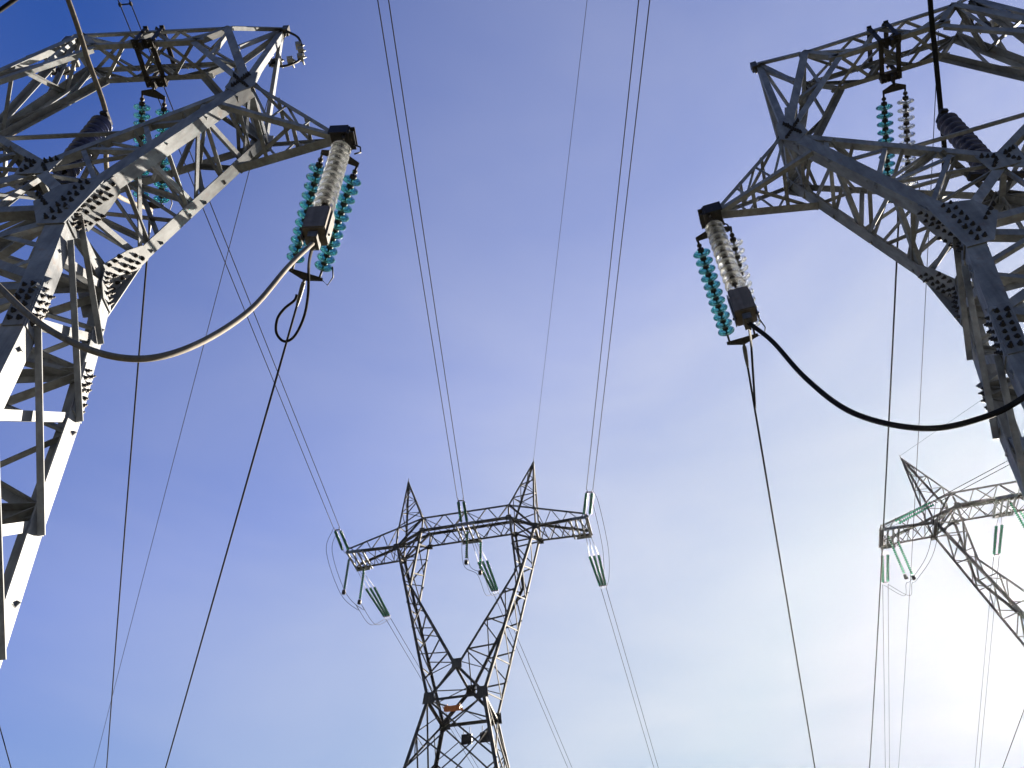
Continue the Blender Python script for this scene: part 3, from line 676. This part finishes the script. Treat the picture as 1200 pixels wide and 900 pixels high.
# --- middle phases in the windows
mL, mR = FL(0, .30, 12.76), FR(0, .30, 12.76)
EmL, EmR = at_z(177, 246, 12.6), at_z(1054, 240, 12.6)
strain_pair(mL, EmL, .36, .36, 'teal glass double string inside the window of the left pylon', group='teal glass strain strings of the close pylons')
strain_pair(mR, EmR, .36, .36, 'teal and clear glass double string inside the window of the right pylon', ('teal', 'clear'), group='teal glass strain strings of the close pylons')
def post(base, label, h):
    root = empty('post_insulator', base, 0, label, 'insulator', 'dark post insulators in the pylon windows')
    mb = MB(); mb.box((0, 0, .03), (.34, 0, 0), (0, .05, 0), (0, 0, .03)); mb.tube([(0, 0, .05), (0, 0, .22)], .06, 10); part(mb, 'pedestal', M['dark'], root)
    e = stack(root, 'navy', (0, 0, h - .10), (0, 0, .22), .13, 'porcelain_disc')
    mb = MB(); mb.tube([(0, 0, h - .1), (0, 0, h)], .07, 12); mb.box((0, 0, h + .02), (.05, 0, 0), (0, .10, 0), (0, 0, .03)); part(mb, 'head_clamp', M['dark'], root)
    return V(base) + V(0, 0, h + .05)
pL = post(FL(0, 0, 9.08), 'dark ribbed post insulator standing in the window of the left pylon', 1.85)
pR = post(FR(0, 0, 9.08), 'dark ribbed post insulator standing in the window of the right pylon', 1.72)
# jumpers over the posts, up towards the back span and on to the window strings
def top_jumper(p, px, E, label, dep, mat):
    q = at_depth(px[0], px[1], dep); q2 = q + (q - p) * 1.2 + V(0, 0, -.2)
    mid = (p + E) / 2 + V(0, 0, -.75)
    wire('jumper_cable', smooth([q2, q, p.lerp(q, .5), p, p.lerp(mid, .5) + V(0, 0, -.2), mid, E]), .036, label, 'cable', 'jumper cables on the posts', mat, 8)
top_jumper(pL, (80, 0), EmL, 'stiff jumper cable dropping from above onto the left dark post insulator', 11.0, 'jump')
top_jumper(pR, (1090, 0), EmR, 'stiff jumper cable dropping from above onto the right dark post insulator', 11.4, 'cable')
# --- big drooping jumpers from the pilot strings
def planepts(F, pts, vs): 
    out = []
    o = F(0, 0, 0); vv = (F(0, 1, 0) - o)
    for (x, y), v_ in zip(pts, vs):
        d = ray(x, y); t = (v_ + (o - EYE).dot(vv)) / d.dot(vv); out.append(EYE + d * t)
    return out
JL = planepts(FL, [(338, 312), (290, 366), (215, 410), (140, 419), (60, 388), (0, 337), (-60, 270)], [-.25, -.55, -.85, -1.0, -1.0, -.9, -.7])
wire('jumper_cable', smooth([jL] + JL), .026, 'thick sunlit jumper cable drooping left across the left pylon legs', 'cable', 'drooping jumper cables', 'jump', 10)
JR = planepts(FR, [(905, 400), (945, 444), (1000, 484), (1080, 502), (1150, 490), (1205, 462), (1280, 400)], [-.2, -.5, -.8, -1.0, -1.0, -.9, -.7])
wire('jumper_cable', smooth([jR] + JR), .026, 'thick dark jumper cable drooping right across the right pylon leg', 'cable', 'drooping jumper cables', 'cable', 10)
# --- loop at the end of the left strain string
dE = depth(EL)
lp = [at_depth(x, y, dd) for x, y, dd in ((362, 282, dE - 1.1), (362, 310, dE - .8), (361, 345, dE - .3), (356, 372, dE), (345, 394, dE), (333, 400, dE), (324, 390, dE), (325, 374, dE), (333, 362, dE), (345, 352, dE), (348, 345, dE))]
wire('jumper_cable', smooth([jL] + lp[1:]), .020, 'short looped cable tail under the left teal string', 'cable', None, 'cable', 8)
dF = depth(ER)
mb = MB()
wire('jumper_cable', smooth([jR, at_depth(880, 400, dF - .6), at_depth(882, 430, dF - .1), at_z(885, 478, 9.75)]), .018, 'short cable tail joining the right pylon conductor below its box weight', 'cable', None, 'cable', 8)
# --- conductors of the two close pylons running away
def runaway(E, px, z, r, label, group, name='conductor', far=140, rise=0.0, mat='cable'):
    G = at_z(px[0], px[1], z); d = (G - E); L = d.length
    pts = []
    h = V(d.x, d.y, 0).normalized(); s0 = d.z / V(d.x, d.y, 0).length; hd = V(d.x, d.y, 0).length
    n = 40
    for i in range(n + 1):
        t = (i / n) ** 1.6 * far
        zz = s0 * t + (0.0006 * t * (t - hd))
        pts.append(V(E.x + h.x * t, E.y + h.y * t, E.z + zz))
    return wire(name, pts, r, label, 'power line', group, mat)
g = 'conductors leaving the close pylons'
def clamp(E, to, label):
    ax = (V(to) - V(E)).normalized(); mb = MB()
    mb.lathe([(0, .012), (.02, .03), (.10, .035), (.30, .03), (.42, .022), (.46, .018)], E, ax, 10); mb.tube([V(E) - ax * .05, V(E) + ax * .05], .02, 8)
    tag(mb.build('dead_end_clamp', M['fit']), label, 'clamp', 'dead end clamps at the string ends')
for E, px, z, lb in ((EL, (194, 900), 9.2, 'single conductor descending from the left teal string to the bottom edge'),
                     (ER, (955, 900), 9.25, 'single conductor descending from the right pylon side arm string to the bottom edge'),
                     (EmL, (125, 900), 12.0, 'single conductor falling almost vertically from the left pylon window'),
                     (EmR, (1019, 900), 12.0, 'single conductor falling almost vertically from the right pylon window')):
    runaway(E, px, z, .017, lb, g); 
clamp(EL, at_z(194, 900, 9.2), 'tapered clamp ending the conductor at the left teal string')
clamp(ER, at_z(955, 900, 9.25), 'tapered clamp ending the conductor at the right side arm string')
clamp(EmL, at_z(125, 900, 12), 'tapered clamp ending the conductor in the left pylon window')
clamp(EmR, at_z(1019, 900, 12), 'tapered clamp ending the conductor in the right pylon window')
hL = FL(1.85, .1, 14.1)
runaway(hL, (110, 900), 13.4, .007, 'thin earth wire slanting down from the horn of the left pylon', 'earth wires', 'earth_wire')
hR = FR(.95, .1, 13.5)
runaway(hR, (1053, 900), 12.8, .007, 'thin earth wire falling through the window of the right pylon', 'earth wires', 'earth_wire')
mb = MB(); q = at_depth(1152, 78, depth(hR)); d_ = (at_z(1053, 900, 12.8) - hR).normalized(); q = hR + d_ * .62
mb.lathe([(0, .008), (.03, .022), (.14, .024), (.17, .008)], q, d_, 10); tag(mb.build('splice_sleeve', M['dark']), 'small dark sleeve on the thin earth wire in the right pylon window', 'clamp')
# earth-wire fittings with a cable loop on the horns
def horn_fitting(p, sx, label):
    root = empty('earthwire_fitting', p, 0, label, 'fitting', 'earth wire fittings on the horns')
    k = 1.45; q3 = lambda a, b, c_: V(a * sx, b, c_) * k
    mb = MB(); mb.tube(smooth([q3(0, 0, .1), q3(.14, .05, .02), q3(.20, .12, -.16), q3(.20, .16, -.34), q3(.05, .18, -.46), q3(-.12, .16, -.44), q3(-.16, .10, -.28)]), .02, 8); part(mb, 'cable_loop', M['dark'], root)
    mb = MB(); mb.tube([q3(-.05, .1, -.46), q3(-.06, .1, -.66)], .016, 8); mb.lathe([(0, .02), (.04, .035), (.08, .035), (.12, .02)], q3(-.05, .1, -.5), (0, 0, -1), 8); part(mb, 'hanging_link', M['dark'], root)
    for a in ((.19, .12, -.18), (.20, .15, -.30), (-.15, .12, -.30), (-.08, .16, -.42), (.10, .15, -.38), (.15, .1, -.08), (-.02, .14, -.40)):
        c0 = q3(*a); mb = MB(); mb.box(c0, (.045, 0, .012), (0, .05, 0), (-.012, 0, .055)); mb.bolt(c0 + V(.045 * sx, 0, 0), (sx, 0, 0)); mb.tube([c0 + V(0, -.06, 0), c0 + V(.05 * sx, .11, -.03)], .016, 6); part(mb, 'parallel_clamp', M['bright'], root)
horn_fitting(FL(1.88, .05, 14.0), 1, 'bright clamp cluster with a cable loop on the sunlit left pylon horn')
horn_fitting(FL(-1.75, .05, 14.1), -1, 'bright clamp cluster above the far kink of the left pylon top beam')
horn_fitting(FR(1.75, .05, 14.1), 1, 'bright clamp cluster above the kink of the right pylon top beam')
# --- centre pylon: strings, jumpers, twin conductors
def glass_string(mb, a, b, R=.115, pitch=.17, k=10):
    a, b = V(a), V(b); ax = (b - a).normalized(); L = (b - a).length; n = int(L / pitch); prof = [(0, .03)]
    for i in range(n):
        d = i * pitch; prof += [(d + .03, .05), (d + .05, R * .6), (d + .085, R), (d + .105, R * .95), (d + .10, R * .45), (d + .12, .03)]
    mb.lathe(prof, a, ax, k)
def far_strain(S, E, nstr, width, label, group, lead=.5, tail=.35, mat='green'):
    S, E = V(S), V(E); ax = (E - S).normalized(); sd = ax.cross(V(0, 0, 1)).normalized(); L = (E - S).length
    root = empty('strain_insulator', S, 0, label, 'insulator', group)
    for i in range(nstr):
        o = sd * ((i - (nstr - 1) / 2) * width); o2 = o * (.6 if nstr == 3 else .9)
        mb = MB(); glass_string(mb, o + ax * lead, o2 + ax * (L - tail)); part(mb, 'glass_string', M[mat], root)
        mb = MB(); mb.tube([o * .5, o + ax * lead], .018, 6); part(mb, 'link_rod', M['fit'], root); mb = MB(); mb.tube([o2 + ax * (L - tail), o2 * .8 + ax * L], .018, 6); part(mb, 'link_rod', M['fit'], root)
    mb = MB(); w2 = width * (nstr - 1) / 2 + .08
    d = L - tail + .08; mb.bar(ax * d - sd * w2 * .7, ax * d + sd * w2 * .7, .08, .04)
    part(mb, 'yoke_plate', M['dark'], root)
    return E
def twin(E, to, sep, r, labels, group, extra=0.0, name='conductor', sag=0.0):
    E, to = V(E), V(to); ax = (to - E).normalized(); sd = V(ax.y, -ax.x, 0).normalized()
    if sd.dot(RT) < 0: sd = -sd
    end = beyond(E, to, (to - E).length + extra)
    for s_, lb in zip((-1, 1), labels):
        wire(name, catenary(E + sd * s_ * sep / 2, end + sd * s_ * sep / 2, sag), r, lb, 'power line', group)
    return sd
def spacer(E, to, f, sep, label):
    p = V(E).lerp(V(to), f); ax = (V(to) - V(E)).normalized(); sd = V(ax.y, -ax.x, 0).normalized(); mb = MB()
    mb.bar(p - sd * sep / 2, p + sd * sep / 2, .05, .03)
    for s_ in (-1, 1): mb.box(p + sd * s_ * sep / 2, ax * .07, sd * .045, V(0, 0, .05))
    tag(mb.build('conductor_spacer', M['dark']), label, 'spacer')
c = C
gs = 'strain strings of the centre pylon'; gt = 'twin conductors of the centre pylon'
SL, SM, SR = FC(-8.9, -1.1, 36.75), FC(0, -1.1, 37.7), FC(8.9, -1.1, 36.75)
bL, bM, bR = at_z(147, 5, 34.6), at_z(449, 0, 35.5), at_z(755, 0, 34.6)
for S, b_, side, E2 in ((SL, bL, 'left', None), (SM, bM, 'middle', None), (SR, bR, 'right', None)):
    E = beyond(S, b_, 3.3); far_strain(S, E, 2, .42, {'left': 'dark double string rising from the left tip of the centre pylon crossarm', 'middle': 'dark double string rising from the middle of the centre pylon crossarm', 'right': 'dark double string rising from the right tip of the centre pylon crossarm'}[side], gs)
    nm = {'left': 'left phase running up', 'middle': 'middle phase running up', 'right': 'right phase running up'}[side]
    twin(E, b_, .44, .024, ['left wire of the pair of the centre pylon ' + nm, 'right wire of the pair of the centre pylon ' + nm], gt, 60)
    if side == 'left': spacer(E, b_, 1.0, .44, 'small dark spacer across the twin wires above the left pylon')
AL, AM, AR = FC(-8.7, 1.1, 36.75), FC(0.2, 1.1, 37.7), FC(8.7, 1.1, 36.75)
def awayline(S, q1, px, D, side, n):
    d = ray(*px); T_ = EYE + d * (D / math.hypot(d.x, d.y)); E = S + (T_ - S).normalized() * 5.9
    far_strain(S, E, n, .34, 'green triple string slanting away below the %s of the centre crossarm' % side, gs, lead=2.1, tail=.4)
    twin(E, T_, .40, .022, ['left wire of the pair leaving the centre pylon from its crossarm ' + side, 'right wire of the pair leaving the centre pylon from its crossarm ' + side], gt, 40)
    return E
aL = awayline(AL, None, (558, 900), 80, 'left tip', 3); aM = awayline(AM, None, (668, 900), 82, 'middle', 3); aR = awayline(AR, None, (769, 900), 82, 'right tip', 3)
gp = 'hanging pilot strings of the centre pylon'
def far_pilot(P0, L, label):
    root = empty('pilot_insulator', P0, 0, label, 'insulator', gp)
    mb = MB(); glass_string(mb, (0, 0, -.25), (0, 0, -L + .2), .11); part(mb, 'glass_string', M['green'], root)
    mb = MB(); mb.tube([(0, 0, 0), (0, 0, -.28)], .03, 6); part(mb, 'link_rod', M['dark'], root); mb = MB(); mb.lathe([(0, .05), (.02, .14), (.30, .14), (.34, .04)], (0, 0, -L + .2), (0, 0, -1), 8); part(mb, 'weight', M['dark'], root)
    return V(P0) + V(0, 0, -L - .1)
l1 = far_pilot(FC(-8.85, -.7, 36.75), 3.1, 'green string hanging plumb at the left tip of the centre crossarm, nearest its end')
l2 = far_pilot(FC(-8.2, .75, 36.75), 3.1, 'green string hanging plumb at the left tip of the centre crossarm, second from its end')
m1 = far_pilot(FC(.1, -.7, 37.7), 3.0, 'green string hanging plumb under the middle of the centre crossarm, left of the pair')
m2 = far_pilot(FC(.75, .75, 37.7), 3.0, 'green string hanging plumb under the middle of the centre crossarm, right of the pair')
gj = 'jumper loops of the centre pylon'
def far_jumper(a, mids, b, label):
    for o, w_ in ((-.2, 'left'), (.2, 'right')):
        off = V(.2 if o > 0 else -.2, 0, 0)
        wire('jumper_cable', smooth([V(a) + off] + [V(q_) + off for q_ in mids] + [V(b) + off], 6), .018, 'thin %s jumper loop %s' % (w_, label), 'cable', gj)
eL, eM, eR = beyond(SL, bL, 3.3), beyond(SM, bM, 3.3), beyond(SR, bR, 3.3)
far_jumper(eL, [eL + V(-.3, .3, -1.8), l1, l2.lerp(l1, .2) + V(.3, .6, -.3), l2 + V(0, 0, -.1), l2.lerp(aL, .5) + V(0, 0, -1.1)], aL, 'hanging under the left tip of the centre crossarm')
far_jumper(eM, [eM + V(.3, .5, -1.6), m1, m2, m2.lerp(aM, .5) + V(0, 0, -.9)], aM, 'hanging under the middle of the centre crossarm')
far_jumper(eR, [eR + V(.35, .3, -1.0), eR.lerp(aR, .5) + V(.55, 0, -.5), eR.lerp(aR, .8) + V(.35, 0, -.5)], aR, 'hanging beside the right tip of the centre crossarm')
pkL, pkR = FC(-c['ue'], 0, c['ze'] + .2), FC(c['ue'], 0, c['ze'] + .2)
wire('earth_wire', catenary(pkR, beyond(pkR, at_z(688, 0, 40), 110), 0.0), .013, 'thin earth wire from the right peak of the centre pylon to the top edge', 'power line', 'earth wires')
# --- distant right pylon
gq = 'strain strings of the distant right pylon'; gqt = 'twin conductors of the distant right pylon'
QL, QM = FQ(-8.8, -1.1, 36.75), FQ(0, -1.1, 37.7)
def q_back(S, px, z, side):
    b_ = at_z(px[0], px[1], z); E = beyond(S, b_, 4.6)
    far_strain(S, E, 2, .42, 'long green double string running up right from the %s of the distant right pylon' % side, gq, lead=1.2)
    twin(E, b_, .44, .022, ['left wire of the pair reaching the distant right pylon %s' % side, 'right wire of the pair reaching the distant right pylon %s' % side], gqt, 50)
    return E
qb = q_back(QL, (1199, 533), 36.0, 'left tip')
def q_away(S, px, D, side, lead):
    d = ray(*px); T_ = EYE + d * (D / math.hypot(d.x, d.y)); E = S + (T_ - S).normalized() * 4.6
    far_strain(S, E, 2, .40, 'green double string slanting down and away from the distant right pylon %s' % side, gq, lead=lead)
    twin(E, T_, .40, .020, ['left wire of the pale pair below the distant right pylon %s' % side, 'right wire of the pale pair below the distant right pylon %s' % side], gqt, 40)
    return E
qa = q_away(FQ(-8.6, 1.1, 36.75), (1040, 900), 92, 'left tip', 1.0)
qm = q_away(FQ(-.2, 1.1, 37.7), (1145, 900), 96, 'middle', 1.0)
gp = 'hanging pilot strings of the distant right pylon'
ql1 = far_pilot(FQ(-8.5, -.6, 36.75), 3.8, 'green string hanging at the left tip of the distant right crossarm, nearest its end')
ql2 = far_pilot(FQ(-7.8, .3, 36.75), 3.4, 'green string hanging at the left tip of the distant right crossarm, second from its end')
qm1 = far_pilot(FQ(.2, -.7, 37.7), 3.6, 'green string hanging under the middle of the distant right crossarm, left of the pair')
qm2 = far_pilot(FQ(1.0, .5, 37.7), 3.6, 'green string hanging under the middle of the distant right crossarm, right of the pair')
gj = 'jumper loops of the distant right pylon'
far_jumper(qb, [qb.lerp(ql2, .5) + V(0, 0, -.9), ql2, ql1 + V(.2, .3, -.2), ql1.lerp(qa, .5) + V(.4, 0, -1.2)], qa, 'below the left tip of the distant right crossarm')
pq = FQ(-c['ue'], 0, c['ze'] + .2)
wire('earth_wire', catenary(pq, beyond(pq, at_z(1090, 510, 43.5), 90), 0.0), .010, 'thin earth wire from the peak of the distant right pylon to the upper right', 'power line', 'earth wires')
# --- stray lines at the frame's edges
gx = 'lines crossing the frame corners'
def stray(p0, z0, p1, z1, r, label):
    a, b = at_z(*p0, z0), at_z(*p1, z1); e = (b - a)
    wire('conductor', [a - e * 1.5, a, b, b + e * 1.5], r, label, 'power line', gx)
stray((0, 853), 14, (13, 900), 13.2, .02, 'short piece of dark line crossing the bottom left corner')
stray((1200, 832), 30, (1175, 900), 29, .03, 'short piece of dark line crossing the bottom right corner')
stray((0, 12), 14, (17, 0), 14.2, .035, 'short piece of dark cable crossing the top left corner')
